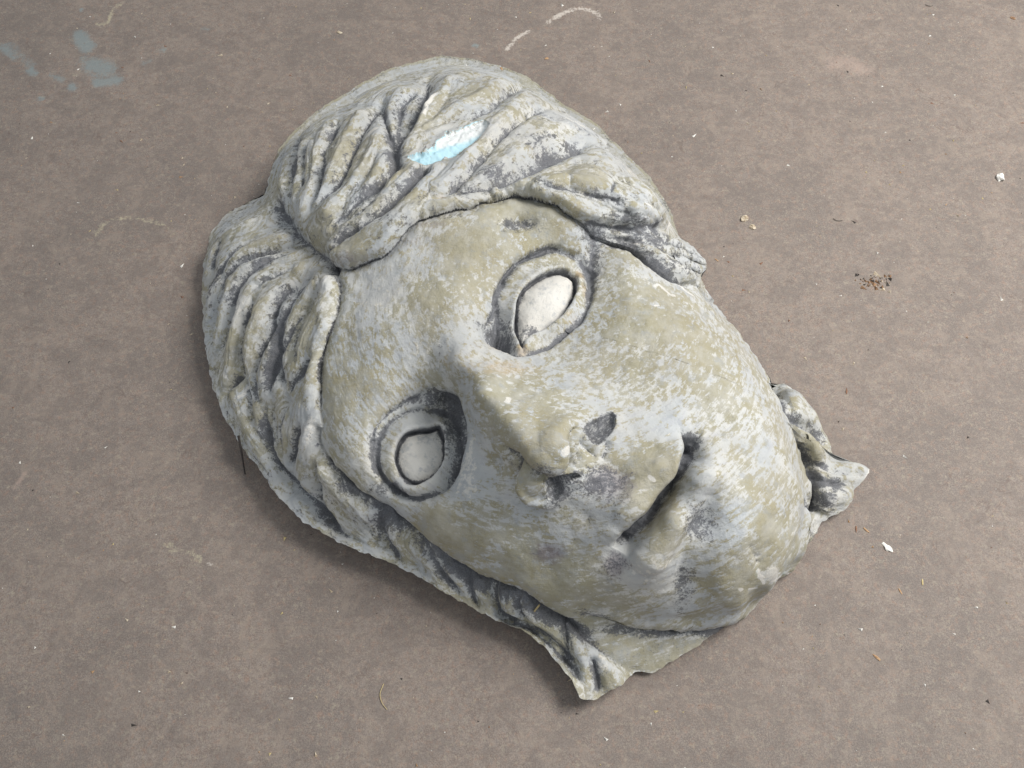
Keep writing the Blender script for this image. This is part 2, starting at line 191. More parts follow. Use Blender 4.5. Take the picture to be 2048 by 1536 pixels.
D_G=[[[[-367,822],[-372,771],[-401,646],[-417,560],[-432,501],[-474,446],[-513,407]],9,6,0.8,1],[[[-238,939],[-252,759],[-282,640],[-298,569],[-295,510],[-328,462],[-390,400],[-440,353],[-462,313]],11,7,0.9,1],[[[-367,822],[-335,690],[-299,581]],9,5,0.9,1],[[[-280,546],[-319,451],[-350,393],[-424,353],[-454,322]],7,5,0.6,1],[[[-195,518],[-206,504],[-244,447],[-285,399],[-346,355],[-391,328],[-428,296],[-455,272]],13,8,1,1],[[[-484,750],[-484,668],[-496,602],[-493,528],[-497,458],[-523,411]],9,6,0.9,1],[[[-637,788],[-590,633],[-582,540],[-579,451]],7,6,0.9,1],[[[-542,705],[-557,622],[-546,524],[-546,455]],6,5,0.6,1],[[[-335,532],[-361,496],[-409,430],[-426,381]],5,5,0.5,1],[[[-265,878],[-303,786],[-299,683],[-298,603]],8,7,0.9,1],[[[-538,628],[-528,547],[-526,466]],3,4,0.4,1],[[[-369,596],[-391,525],[-414,480]],3,4,0.4,1],[[[-167,869],[-191,734],[-212,657]],4,5,0.3,1],[[[47,987],[23,907],[-18,829],[-52,742],[-67,720],[-109,688],[-160,672],[-223,633]],8,6,0.6,1],[[[106,806],[53,729],[-9,636],[-45,575],[-79,509],[-113,454],[-146,412],[-203,368]],8,4,0.7,1],[[[202,658],[184,633],[148,589],[102,551],[49,489],[-1,459],[-43,432],[-94,413],[-146,395]],14,9,1,1],[[[40,428],[96,409],[140,405],[186,398],[224,397],[265,392],[290,402]],7,4,0.9,1],[[[14,551],[71,614],[126,653]],3,6,0.5,1],[[[144,519],[206,525],[266,484],[328,444]],4,5,0.3,1],[[[230,607],[275,536]],3,4,0.2,1],[[[260,480],[303,426],[371,404]],3,4,0.3,1],[[[-467,293],[-443,258],[-418,220]],12,6,1,1],[[[151,359],[202,342],[257,339],[311,340],[393,389]],11,7,1,1],[[[203,320],[273,301],[308,280],[341,247],[377,225],[418,216],[453,219]],9,6,0.9,1],[[[211,330],[285,312],[363,303],[449,287]],6,5,0.9,1],[[[323,316],[402,316],[462,339]],5,4,0.9,1],[[[193,335],[205,308],[192,255],[181,201]],7,9,0.8,1],[[[-644,515],[-603,435],[-558,361],[-513,314],[-465,277],[-447,262]],14,9,0.8,1],[[[-453,193],[-477,158],[-523,99],[-544,58],[-554,35],[-556,-6],[-534,-57]],7,5,0.7,1],[[[-496,225],[-524,186],[-557,127],[-566,84],[-567,44],[-585,-25],[-576,-73]],11,7,1,1],[[[-514,233],[-572,184],[-588,140],[-592,95],[-622,44],[-634,5],[-626,-55],[-597,-82]],10,6,0.9,1],[[[-648,196],[-653,158],[-669,107],[-678,53],[-674,6],[-689,-18],[-717,-43]],9,5,0.9,1],[[[-552,326],[-607,305],[-659,272],[-701,237],[-709,176],[-720,124],[-751,63]],9,6,0.9,1],[[[-553,342],[-642,324],[-702,301],[-751,267],[-754,219],[-775,146],[-762,66]],8,5,0.9,1],[[[-677,366],[-724,343],[-757,299],[-802,260],[-803,210]],7,5,0.8,1],[[[-771,398],[-793,383],[-798,303]],5,4,0.8,1],[[[-523,271],[-578,256],[-629,233],[-654,209]],6,5,0.6,1],[[[-479,237],[-523,218],[-553,187]],4,4,0.4,1],[[[-481,149],[-502,100],[-512,51],[-506,1]],4,4,0.5,1],[[[-462,13],[-494,-18],[-527,-62]],8,5,0.9,1],[[[-527,-62],[-539,-113],[-549,-158],[-545,-227]],6,5,0.6,1],[[[-663,60],[-657,-2],[-645,-64],[-619,-139]],6,4,0.6,1],[[[-576,-73],[-570,-132],[-562,-191]],5,4,0.6,1],[[[-444,-152],[-445,-185],[-418,-232],[-373,-286],[-332,-320],[-292,-342],[-240,-384],[-187,-426],[-141,-455],[-92,-487],[-40,-510],[5,-524],[44,-547],[70,-564],[116,-589],[154,-614],[206,-650],[245,-678],[271,-696]],9,6,1,1],[[[-488,-141],[-510,-192],[-529,-230]],11,4,1,1],[[[-446,-225],[-454,-278],[-444,-327],[-408,-369]],11,4,0.9,1],[[[-597,-82],[-593,-137],[-573,-204],[-547,-243],[-501,-289],[-448,-341],[-397,-385],[-357,-405]],12,6,1,1],[[[-285,-342],[-298,-383],[-275,-425],[-248,-456]],8,6,1,1],[[[-240,-384],[-188,-435],[-143,-488],[-109,-530]],8,5,0.9,1],[[[-367,-315],[-326,-381],[-303,-426]],5,4,0.5,1],[[[-105,-465],[-90,-518],[-73,-556]],8,4,0.9,1],[[[-50,-497],[-34,-536],[-21,-563],[19,-581]],8,4,0.9,1],[[[5,-528],[19,-554],[35,-574]],7,4,0.9,1],[[[-40,-571],[6,-584],[51,-607],[96,-650],[131,-681],[151,-720]],7,4,0.9,1],[[[38,-588],[71,-607],[103,-637],[128,-674]],7,4,0.9,1],[[[102,-586],[121,-612],[121,-653],[138,-678]],7,5,0.9,1],[[[176,-655],[182,-693],[191,-737]],7,4,0.9,1],[[[644,-100],[680,-112],[713,-123],[757,-146],[776,-176]],13,7,1,1],[[[685,-167],[716,-212],[746,-230],[780,-221]],6,5,0.6,1],[[[702,-224],[723,-261],[758,-267],[816,-268]],8,6,0.9,1],[[[656,-320],[714,-326],[734,-343]],8,5,0.9,1],[[[766,-235],[809,-239],[855,-244]],4,4,0.4,1],[[[-60,52],[-41,111],[-28,164],[-1,215],[47,256],[96,275],[138,272],[176,257]],6,4,0.9,1],[[[-27,66],[-16,39],[2,4]],9,6,1,1],[[[-174,-80],[-223,-99],[-271,-130],[-297,-160],[-308,-199],[-304,-238],[-284,-271],[-268,-286]],6,4.5,1,1],[[[-174,-84],[-142,-107],[-124,-137],[-119,-179],[-125,-223],[-140,-273],[-169,-301]],9,6,1,1],[[[-268,-286],[-247,-302],[-230,-317]],7,4,1,1],[[[22,26],[29,5]],6,3,1,1],[[[102,-199],[103,-234],[102,-258]],1.6,2.5,0.9,0.7],[[[126,-218],[130,-237],[132,-257]],1.6,2.5,0.9,0.7],[[[137,-212],[158,-235],[173,-245]],4,3,0.8,1],[[[198,-206],[189,-234],[181,-250]],4,3,0.8,1],[[[359,-203],[374,-199],[389,-204]],8,6,1,1],[[[-22,334],[1,322],[19,336],[42,331],[64,341]],4,3,1,1],[[[-34,307],[1,315],[19,311]],3,2,0.9,1],[[[484,-419],[502,-441],[518,-459]],2,3,0.6,1],[[[137,405],[138,426],[138,467]],3,2,0.8,1],[[[227,401],[240,427],[249,455]],3,2,0.8,1],[[[215,598],[246,581]],3,4,0.6,1],[[[-31,-206],[-12,-231],[8,-251],[5,-283],[14,-312],[33,-336],[63,-342]],8,4,0.9,1],[[[419,-291],[385,-375],[358,-439],[350,-521]],8,17,0,1],[[[6,-243],[26,-260],[48,-278],[71,-285]],11,4.5,1.4,1],[[[-266,525],[-225,517],[-187,527],[-153,547],[-121,573],[-87,606],[-66,630]],6,4,0,1],[[[699,-195],[681,-143],[664,-83],[678,0]],8,5,0.8,1]]
D_ED=[[[[359,-192],[359,-216],[350,-241],[332,-268],[314,-291],[298,-311],[273,-347],[241,-377],[223,-401],[207,-427]],36,17,1.5,4,1.35,1],[[[153,-567],[192,-563],[249,-571],[282,-583],[347,-590],[399,-592],[482,-577],[550,-565],[606,-529],[659,-446],[672,-370],[709,-308],[705,-224],[685,-173]],17,10,8,3,1.25,-1],[[[-465,272],[-436,254],[-395,238],[-341,241],[-288,262],[-258,296],[-217,335],[-136,360],[-92,374],[-46,396],[7,404],[47,399],[102,381],[148,359],[184,338],[203,320]],9,9,4,4,1,-1],[[[-441,224],[-416,205],[-407,174],[-412,129],[-418,84],[-436,36],[-441,-17],[-442,-84],[-432,-149]],7,7,3,3,0.9,1],[[[6,-237],[34,-258],[68,-278],[94,-268],[104,-245],[103,-214],[116,-191],[143,-174]],6,8,3,3,0.4,-1]]
D_R=[[[[-50,85],[-37,135],[-24,179]],4,5],[[[-207,798],[-230,716],[-249,648]],5,4],[[[357,-228],[338,-258],[310,-287],[298,-306],[273,-339],[243,-370]],4,9],[[[410,-251],[383,-291],[356,-335],[322,-382],[291,-427],[259,-475]],9,20],[[[-46,424],[-40,406],[-22,403]],6,5],[[[40,440],[102,423],[161,415],[215,410]],6,14],[[[27,-327],[37,-303],[51,-286]],4,12],[[[16,-269],[23,-298],[39,-321],[63,-331],[84,-328]],6,8],[[[329,-206],[314,-250],[278,-291],[241,-341],[214,-384]],4,14],[[[-244,587],[-197,630],[-153,656],[-102,670]],4,9]]
D_B=[[[75,-240],4,28],[[87,-300],-6,12],[[175,-186],-5,14],[[203,-298],-4,22],[[383,-378],-5,28],[[350,-510],-3,24],[[-35,42],-12,14],[[-22,91],-5,9],[[144,217],-8,7],[[-140,-110],-10,16],[[189,477],6,22],[[92,464],3,14],[[-638,859],-1,6],[[-156,552],-4,16],[[-118,589],-5,16],[[-81,622],-3,12],[[19,332],-4,12],[[322,404],-3,6],[[277,373],-4,5],[[295,401],-3,4],[[345,397],-3,7],[[33,-300],7,16],[[55,-328],3,10],[[70,-225],3,22]]
D_POLY={"face":[[-450,261],[-395,238],[-341,241],[-288,262],[-258,296],[-217,335],[-136,360],[-92,374],[-46,396],[7,404],[47,399],[102,381],[148,359],[184,338],[203,320],[273,301],[308,280],[341,247],[377,225],[418,216],[464,222],[608,162],[672,32],[691,-141],[716,-284],[701,-379],[668,-460],[601,-529],[549,-571],[483,-578],[400,-595],[348,-592],[283,-585],[249,-574],[192,-565],[153,-570],[116,-589],[70,-564],[44,-547],[5,-524],[-40,-510],[-92,-487],[-141,-455],[-187,-426],[-240,-384],[-292,-342],[-332,-320],[-373,-286],[-418,-232],[-445,-185],[-444,-152],[-432,-149],[-442,-84],[-441,-17],[-436,36],[-418,84],[-412,129],[-407,174],[-416,205],[-435,240]],"neck":[[116,-589],[153,-570],[192,-565],[249,-574],[283,-585],[348,-592],[400,-595],[483,-578],[532,-568],[627,-506],[654,-415],[639,-319],[714,-326],[762,-354],[756,-425],[544,-617],[308,-723],[271,-698],[245,-678],[206,-650],[154,-614]],"nose":[[-158,-13],[-117,-31],[-47,-58],[38,-92],[110,-123],[172,-143],[210,-175],[202,-218],[168,-260],[127,-285],[98,-324],[63,-341],[33,-335],[14,-312],[5,-283],[8,-251],[-12,-231],[-68,-176],[-116,-115],[-148,-67]],"upper_lip":[[355,-188],[326,-193],[272,-212],[219,-260],[192,-320],[179,-369],[170,-414],[191,-427],[217,-419],[241,-379],[269,-349],[298,-319],[321,-291],[340,-265],[357,-233],[365,-196]],"lower_lip":[[367,-196],[389,-206],[428,-226],[433,-259],[397,-301],[362,-350],[335,-400],[309,-459],[272,-489],[218,-480],[214,-441],[221,-414],[241,-379],[269,-349],[298,-319],[321,-291],[340,-265],[357,-233]],"eye_a":[[21,26],[10,52],[7,87],[12,127],[30,169],[68,201],[107,217],[140,212],[148,180],[136,137],[113,97],[77,66],[43,45]],"eye_b":[[-165,-155],[-185,-162],[-212,-165],[-238,-176],[-253,-199],[-256,-228],[-248,-258],[-229,-279],[-200,-280],[-174,-267],[-155,-237],[-152,-195]],"lid_a":[[12,2],[-13,24],[-27,78],[-30,137],[-14,192],[19,237],[72,266],[126,271],[174,248],[184,201],[170,128],[140,77],[91,31],[40,4]],"lid_b":[[-163,-120],[-224,-123],[-272,-152],[-296,-197],[-295,-242],[-274,-284],[-230,-317],[-190,-311],[-151,-286],[-131,-237],[-127,-185],[-135,-137]],"foam":[[-267,529],[-240,537],[-209,548],[-187,569],[-174,602],[-148,629],[-107,645],[-77,660],[-61,651],[-67,628],[-93,597],[-123,571],[-159,546],[-189,522],[-228,515]],"nostril":[[66,-296],[78,-286],[96,-280],[129,-278],[137,-283],[117,-292],[105,-302],[101,-315],[88,-325],[73,-317]],"nostril_far":[[144,-188],[159,-172],[182,-159],[206,-149],[213,-166],[208,-184],[192,-204],[174,-219],[160,-212]]}
D_LOCK=[[[-315,855],[-335,736],[-300,625]],[[-413,744],[-436,633],[-454,523],[-493,439]],[[-339,665],[-353,573],[-399,461],[-453,397]],[[-317,548],[-352,452],[-404,385],[-448,340]],[[-284,472],[-335,402],[-401,356],[-439,318]],[[-236,499],[-281,439],[-339,380],[-413,338],[-445,300]],[[-187,495],[-229,399],[-285,333],[-357,292],[-430,270]],[[-507,729],[-512,615],[-515,493],[-530,429]],[[-574,671],[-560,562],[-561,464]],[[-628,653],[-617,538],[-608,468]],[[-544,652],[-529,539],[-531,452]],[[-175,887],[-213,750],[-258,599],[-267,559]],[[-34,892],[-87,795],[-163,708],[-224,648]],[[36,833],[-18,693],[-56,626],[-114,510],[-171,426]],[[145,723],[72,624],[7,530],[-53,458],[-99,426]],[[248,550],[158,539],[80,485],[19,436]],[[66,420],[149,433],[221,417],[282,388],[371,391]],[[54,407],[125,381],[198,356],[273,354],[354,368]],[[305,473],[356,421],[399,425]],[[224,327],[297,318],[393,311]],[[236,316],[308,288],[368,249],[437,228]],[[381,324],[443,297],[503,327]],[[-432,201],[-447,143],[-485,59],[-508,-11],[-513,-46]],[[-480,203],[-519,128],[-548,69],[-551,20]],[[-513,195],[-549,153],[-571,97],[-582,49],[-600,-23]],[[-556,209],[-613,169],[-636,107],[-647,45],[-654,10]],[[-537,264],[-618,254],[-668,205],[-685,141],[-695,66],[-710,-6]],[[-558,313],[-626,300],[-692,272],[-725,217],[-744,129],[-754,78]],[[-594,371],[-677,346],[-732,319],[-781,261],[-786,166]],[[-697,430],[-758,412],[-805,379],[-812,304]],[[-441,-19],[-478,-73],[-491,-118],[-506,-173]],[[-457,-156],[-479,-209],[-497,-253]],[[-570,-39],[-606,-70]],[[-685,-46],[-653,-112],[-593,-200],[-526,-279]],[[-638,-17],[-613,-93],[-592,-165],[-551,-215]],[[-533,-113],[-542,-170],[-538,-227]],[[-426,-247],[-379,-304],[-345,-348],[-315,-403]],[[-484,-276],[-423,-346],[-352,-392],[-280,-437]],[[-499,-310],[-435,-368],[-352,-409]],[[-265,-382],[-255,-415],[-223,-454]],[[-219,-415],[-174,-460],[-135,-510]],[[-140,-471],[-106,-504],[-89,-538]],[[-83,-498],[-61,-532],[-44,-559]],[[-16,-525],[-4,-548],[12,-570]],[[40,-557],[73,-585],[106,-623]],[[7,-590],[62,-622],[117,-682],[143,-723]],[[128,-612],[149,-654],[165,-719]],[[183,-644],[215,-687],[226,-714]],[[688,-39],[740,-88],[773,-157]],[[670,-146],[714,-183],[740,-224],[811,-233],[849,-238]],[[711,-249],[745,-290],[800,-295]]]
D_DP=[[178,-295,29.1,21.4,0.9],[97,-314,19.4,12.8,0.9],[169,-190,18.1,17.1,1],[378,-210,12.9,11.4,1],[185,229,19.4,49.8,0.75],[-27,52,18.1,28.5,0.9],[378,-380,25.9,29.9,0.86],[358,-510,16.8,34.2,0.78],[207,-459,22.6,21.4,0.7],[199,319,38.8,17.8,0.8],[337,327,45.3,12.8,0.95],[410,255,32.4,17.8,0.8],[117,732,32.4,15.7,0.45],[71,584,25.9,17.8,0.6],[-29,466,32.4,17.8,0.75],[7,328,29.1,10.0,0.9],[-588,325,32.4,28.5,0.3],[-561,581,19.4,42.7,0.45],[-595,493,16.2,35.6,0.5],[-599,837,25.9,17.8,0.5],[-247,755,16.2,42.7,0.6],[272,359,38.8,12.8,0.8],[-140,-160,14.2,42.7,0.8],[-173,-94,25.9,14.2,0.9],[-292,-296,29.1,15.7,0.7],[-288,-371,25.9,28.5,0.7],[-71,68,25.9,14.2,0.6],[-158,4,9.7,17.8,0.5],[460,-158,22.6,28.5,0.4],[-285,333,51.8,14.2,0.5],[-144,342,38.8,12.8,0.6],[-202,294,25.9,17.8,0.35],[-363,-272,19.4,21.4,0.3],[-558,108,19.4,42.7,0.5],[-777,260,12.9,49.8,0.55],[-709,134,9.7,42.7,0.45],[733,-308,25.9,21.4,0.85],[715,-112,19.4,14.2,0.6],[625,-518,9.7,10.7,0.2],[399,-614,38.8,10.0,0.6],[251,-634,45.3,24.9,0.35],[80,-439,38.8,17.8,0.4],[140,-409,32.4,17.8,0.35],[32,496,25.9,14.2,0.5],[-446,-311,38.8,17.8,0.5],[-511,-251,19.4,28.5,0.4],[77,233,25.9,10.0,0.4],[-56,-153,19.4,21.4,0.25],[-89,-93,9.7,24.9,0.35],[-4,-243,12.9,14.2,0.6],[37,-124,32.4,10.7,0.35],[314,-207,19.4,14.2,0.15],[181,-562,25.9,5.7,0.8],[-49,-549,38.8,17.8,0.4],[128,-633,19.4,28.5,0.5],[43,57,14.2,10.0,0.9],[-4,25,9.1,17.8,0.7],[-162,-171,11.6,14.2,0.6],[278,-414,12.9,21.4,0.35],[311,-329,7.8,28.5,0.35],[456,-602,45.3,9.3,1.1],[329,-606,58.2,10.0,0.9],[239,-599,38.8,10.0,0.9],[307,-646,51.8,17.8,0.5],[712,-390,12.9,28.5,0.7],[88,-333,12.9,10.0,0.8],[61,-273,16.2,10.0,0.8],[-139,-172,10.4,35.6,0.6],[126,-237,9.1,21.4,0.6],[212,-340,25.9,28.5,0.45],[159,-369,38.8,28.5,0.45]]  # dark wash patches; those on the neck below the jaw add painted shade
D_PP=[[193,-295,25.9,19.9,1],[212,-459,16.2,17.8,1],[80,-434,22.6,15.7,0.9],[108,554,51.8,14.2,0.6],[-190,318,38.8,10.7,0.6],[199,341,38.8,11.4,0.6],[-559,121,16.2,35.6,0.35],[-675,338,45.3,21.4,0.35],[-528,312,25.9,17.8,0.3],[-382,248,38.8,14.2,0.6],[-237,283,32.4,17.8,0.5],[261,342,38.8,12.8,0.5],[-733,205,25.9,42.7,0.4],[-504,113,16.2,42.7,0.4],[168,-329,45.3,28.5,0.5],[-81,13,25.9,21.4,0.4],[-298,-360,38.8,28.5,0.5],[-29,475,45.3,17.8,0.5]]
D_WP=[[76,138,24.6,28.5,0.9],[-208,-220,24.6,28.5,0.7],[-303,150,45.3,35.6,0.45],[381,550,32.4,32.0,0.7],[176,747,51.8,32.0,0.6],[320,593,32.4,21.4,0.5],[-444,183,12.9,28.5,0.5],[-681,180,11.6,35.6,0.6],[-463,-155,16.2,28.5,0.6],[-326,-209,25.9,28.5,0.4],[-102,-245,19.4,42.7,0.7],[-25,-325,25.9,28.5,0.3],[280,-469,38.8,24.9,0.5],[326,-195,38.8,28.5,0.3],[267,0,32.4,14.2,0.3],[400,-260,25.9,28.5,0.3],[553,-480,10.4,8.5,1],[-430,-290,25.9,21.4,0.3],[-192,8,38.8,17.8,0.4],[-322,338,38.8,10.7,0.3],[-106,608,25.9,14.2,1],[-30,616,51.8,21.4,0.4],[193,-676,12.9,14.2,0.6],[-26,8,38.8,21.4,0.25],[108,-319,12.9,10.7,0.5],[326,225,25.9,14.2,0.3],[-208,-220,28.5,32.7,0.95]]
D_TP=[[31,364,58.2,21.4,0.9],[-85,253,45.3,35.6,0.8],[66,305,51.8,28.5,0.8],[-183,111,25.9,42.7,0.4],[-339,-64,45.3,64.1,0.6],[306,76,58.2,35.6,0.8],[412,4,45.3,42.7,0.5],[244,-23,38.8,21.4,0.4],[46,-215,32.4,42.7,0.9],[-25,-127,38.8,28.5,0.6],[287,-261,32.4,28.5,0.8],[-135,-406,51.8,28.5,0.9],[28,-480,51.8,28.5,0.95],[-79,-375,38.8,28.5,0.6],[534,-398,25.9,42.7,0.6],[480,-522,45.3,21.4,0.8],[320,-329,12.9,49.8,0.5],[297,-390,12.9,35.6,0.6],[173,434,38.8,12.8,1],[-344,277,32.4,17.8,0.9],[-500,343,25.9,28.5,0.5],[-192,747,32.4,28.5,0.6],[-286,489,32.4,21.4,0.5],[-88,824,32.4,21.4,0.5],[-470,33,19.4,56.9,0.6],[-415,586,25.9,42.7,0.5],[-511,38,9.7,42.7,0.5],[717,-164,19.4,28.5,0.6],[250,-645,51.8,21.4,0.6],[84,-591,51.8,21.4,0.5],[682,-449,12.9,21.4,0.9],[-685,-10,16.2,28.5,0.6],[-607,-152,19.4,35.6,0.6],[319,278,45.3,14.2,0.4],[-385,-217,25.9,21.4,0.3],[-204,382,32.4,21.4,0.5],[-38,-537,38.8,17.8,1],[62,-597,32.4,17.8,0.9],[193,-697,16.2,21.4,0.9],[-162,-460,25.9,17.8,0.6],[117,-634,19.4,21.4,0.8],[7,-581,25.9,10.7,0.8]]
D_OR=[[161,212,9.1,10.0,1],[170,165,7.8,14.2,0.7],[138,89,12.9,14.2,0.5],[-32,21,16.2,10.7,0.8],[23,11,7.8,7.1,1],[-15,-42,45.3,17.8,0.7],[-134,-23,32.4,14.2,0.45],[-634,429,12.9,28.5,0.5],[-594,371,25.9,17.8,0.4],[309,300,38.8,12.8,0.5],[-163,389,9.7,8.5,0.7],[-461,414,12.9,28.5,0.3],[-28,413,12.9,7.1,0.3],[182,-655,16.2,10.7,0.4]]
D_TE=[[616,-477,9.1,5.7,1],[512,-475,3.9,10.0,0.6],[-111,411,25.9,10.7,0.25],[-40,443,12.9,7.1,0.4],[-388,970,6.5,4.3,0.8],[-669,-37,6.5,21.4,0.4],[226,-341,7.8,7.1,0.5],[-424,640,19.4,7.1,0.3],[-491,-152,7.8,21.4,0.35]]
D_CH=[[[[334,177],[343,185],[354,178],[373,160],[382,159]],1.6],[[[406,198],[414,182],[431,177]],1.6],[[[331,122],[323,116]],1.6],[[[-6,-119],[-12,-132]],2],[[[512,-470],[523,-485],[539,-499]],1.5],[[[539,-499],[568,-491],[647,-472]],1.5],[[[502,-509],[523,-509]],1.4],[[[641,-438],[641,-427]],1.6],[[[463,-505],[484,-511]],1.5],[[[325,405],[337,392]],2.5],[[[418,481],[432,466],[403,403]],3],[[[93,-239],[99,-234]],2.5],[[[273,-281],[281,-285]],2],[[[-207,798],[-221,738],[-233,693]],3],[[[-381,630],[-354,652]],4],[[[231,-331],[222,-341]],1.5],[[[-710,13],[-707,0]],2.5],[[[-393,953],[-377,971]],3],[[[290,298],[337,323],[379,358]],1.2],[[[464,-586],[454,-602]],5],[[[-665,-55],[-658,-50],[-652,-33]],2],[[[702,-391],[692,-425]],1.5],[[[874,-234],[864,-250]],3]]
D_MARK=[[0,9.1,0.9,[[-1371,1254],[-1336,1200]]],[0,12.9,0.75,[[-1306,1124],[-1255,1103]]],[0,7.1,0.8,[[-1276,1051],[-1216,1061]]],[0,2.6,1,[[-1391,1371],[-1388,1366]]],[0,5.2,0.9,[[-1352,1035],[-1347,1028]]],[0,5.2,0.8,[[-1495,1103],[-1476,1087]]],[0,6.5,0.7,[[-1604,1200],[-1554,1156]]],[0,3.9,0.8,[[-1439,987],[-1430,983]]],[0,5.8,0.5,[[-1144,1135],[-1130,1141]]],[0,4.5,0.6,[[-1098,1189],[-1095,1187]]],[0,2.9,0.9,[[-120,1210],[-112,1206]]],[0,4.5,0.35,[[519,-867],[524,-873]]],[0,3.2,0.5,[[-1391,674],[-1388,672]]],[0,4.5,0.6,[[-1429,1082],[-1386,1061]]],[0,3.2,0.6,[[-986,1283],[-965,1276]]],[1,5.2,0.7120000000000001,[[-1171,474],[-1156,505],[-1132,526],[-1083,533],[-1025,521],[-980,505],[-946,474]]],[1,7.4,0.534,[[-1148,465],[-1154,423]]],[1,5.9,0.534,[[-944,460],[-912,414]]],[2,4.5,0.801,[[-14,1193],[17,1243],[57,1272]]],[2,5.2,0.801,[[114,1310],[171,1355],[228,1371],[275,1348],[282,1325]]],[2,5.9,0.623,[[381,1366],[413,1362]]],[2,4.5,0.534,[[281,1294],[201,1299],[153,1276]]],[2,4.5,0.445,[[81,1254],[41,1210]]],[3,12.9,0.6,[[1022,1135],[1080,1103]]],[3,6.5,0.5,[[994,1103],[1041,1156]]],[1,5.2,0.801,[[-1324,1299],[-1294,1310],[-1288,1366],[-1269,1394]]],[1,5.9,0.623,[[-1351,1082],[-1341,1093]]],[2,5.2,0.623,[[-1356,1066],[-1328,1082]]],[1,5.9,0.534,[[-1580,1232],[-1566,1221]]],[1,8.9,0.445,[[-1454,919],[-1399,909]]],[1,8.9,0.3115,[[-1448,959],[-1411,929]]],[1,7.4,0.7120000000000001,[[-827,-435],[-789,-453],[-758,-459],[-739,-469]]],[2,5.2,0.623,[[-719,-482],[-689,-484]]],[1,6.1,0.3115,[[-677,-490],[-592,-508]]],[1,8.9,0.534,[[-968,-640],[-956,-658],[-936,-689],[-912,-711]]],[1,8.9,0.534,[[-826,-815],[-788,-846],[-746,-867]]],[1,6.1,0.445,[[-709,-898],[-678,-924]]],[2,7.0,0.35600000000000004,[[-672,-813],[-657,-806]]],[1,6.7,0.623,[[-886,-372],[-858,-359],[-834,-354]]],[1,7.4,0.48950000000000005,[[-650,-323],[-615,-311]]],[3,2.9,0.8,[[-1219,-288],[-1211,-268],[-1204,-248]]],[1,8.7,0.267,[[-1101,322],[-1037,274],[-950,242]]],[1,7.0,0.3115,[[-1119,274],[-1045,242]]],[1,8.9,0.3115,[[-880,314],[-852,306]]],[1,7.9,0.267,[[-967,-187],[-900,-214]]],[1,8.9,0.35600000000000004,[[-951,-207],[-924,-221]]],[1,6.1,0.35600000000000004,[[-809,-159],[-737,-132]]],[1,6.1,0.35600000000000004,[[-776,-214],[-753,-201]]],[1,7.4,0.35600000000000004,[[-969,194],[-993,178]]],[1,7.4,0.445,[[-972,457],[-953,474]]],[2,3.0,0.445,[[1090,802],[1135,804]]],[2,3.0,0.445,[[639,-658],[671,-655]]],[2,3.7,0.35600000000000004,[[1153,440],[1176,414]]],[4,16.2,0.35,[[-1015,726],[-923,597]]],[4,19.4,0.3,[[-554,-836],[-470,-793]]],[4,19.4,0.3,[[-968,-508],[-887,-568]]],[4,16.2,0.3,[[-1071,-104],[-912,-146]]],[4,12.9,0.3,[[-639,-508],[-546,-496]]],[4,7.1,0.5,[[-1118,-772],[-1094,-825]]],[4,9.7,0.3,[[-373,-603],[-291,-638]]],[4,22.6,0.25,[[-1549,1343],[-1598,1276]]],[4,8.1,0.4,[[-752,-898],[-734,-878]]],[3,11.0,0.7,[[993,1146],[1050,1114],[1103,1103]]],[0,9.7,0.55,[[-1341,1146],[-1290,1082],[-1228,1082]]],[0,7.8,0.5,[[-1583,1210],[-1500,1124]]],[4,51.8,0.3,[[-1515,1189],[-1290,783],[-1286,423]]],[4,45.3,0.25,[[-1085,101],[-900,12]]],[4,38.8,0.25,[[-136,-846],[-357,-815]]],[1,9.7,0.267,[[-592,-878],[-457,-919]]],[1,8.4,0.2848,[[-766,-815],[-652,-919]]],[1,8.7,0.3115,[[-230,-706],[-195,-739]]],[3,19.4,0.3,[[1118,258],[1220,101]]],[4,29.1,0.22,[[534,-739],[691,-815]]],[4,19.4,0.25,[[678,1276],[774,1146]]],[1,12.9,0.24920000000000003,[[653,-683],[833,-626]]],[3,12.9,0.8,[[1009,1129],[1039,1141],[1080,1108]]]]
D_DEB=[["foam_chip",[1416,676],11.0,"white"],["grit",[660,530],11.0,"beige"],["grit",[678,500],7.8,"beige"],["foam_sliver",[894,-442],12.3,"white"],["wood_chip",[108,1152],6.5,"orange"],["wood_chip",[1607,1328],8.4,"brown"],["wood_chip",[-548,1265],7.8,"beige"],["wood_chip",[-33,1108],5.8,"orange"],["wood_splinter",[851,-398],9.1,"orange"],["wood_splinter",[827,-395],7.8,"rust"],["wood_splinter",[824,-700],11.0,"orange"],["wood_splinter",[862,-22],8.4,"rust"],["wood_splinter",[905,-547],7.1,"orange"],["wood_splinter",[961,-526],7.1,"yellow"],["wood_splinter",[566,389],6.5,"orange"],["thread",[922,524],12.9,"dark"],["thread",[-287,-788],28.5,"yellow"],["thread",[1348,1384],11.6,"dark"]]
D_ON=[[0.0195,-0.3146,0.0339],[0.03,-0.3094,0.0661]]
D_HEAP=[990,319]
D_NAIL=[[-0.3308,-0.0952,0.045],[-0.3303,-0.108,0.025],[-0.3294,-0.1263,0.001]]
D_STR=[[[0.1833,0.1419,0.1288],[0.2052,0.1345,0.12],[0.2279,0.1294,0.108]],[[0.1836,0.1211,0.1344],[0.2125,0.1208,0.118],[0.2433,0.1174,0.1]],[[0.1978,0.1105,0.1282],[0.2206,0.1099,0.112],[0.2362,0.1044,0.098]],[[0.1988,0.0857,0.1383],[0.2193,0.0903,0.11],[0.2326,0.0869,0.095]]]
U = .0005
TILT = math.radians(18); CT, ST = math.cos(TILT), math.sin(TILT)
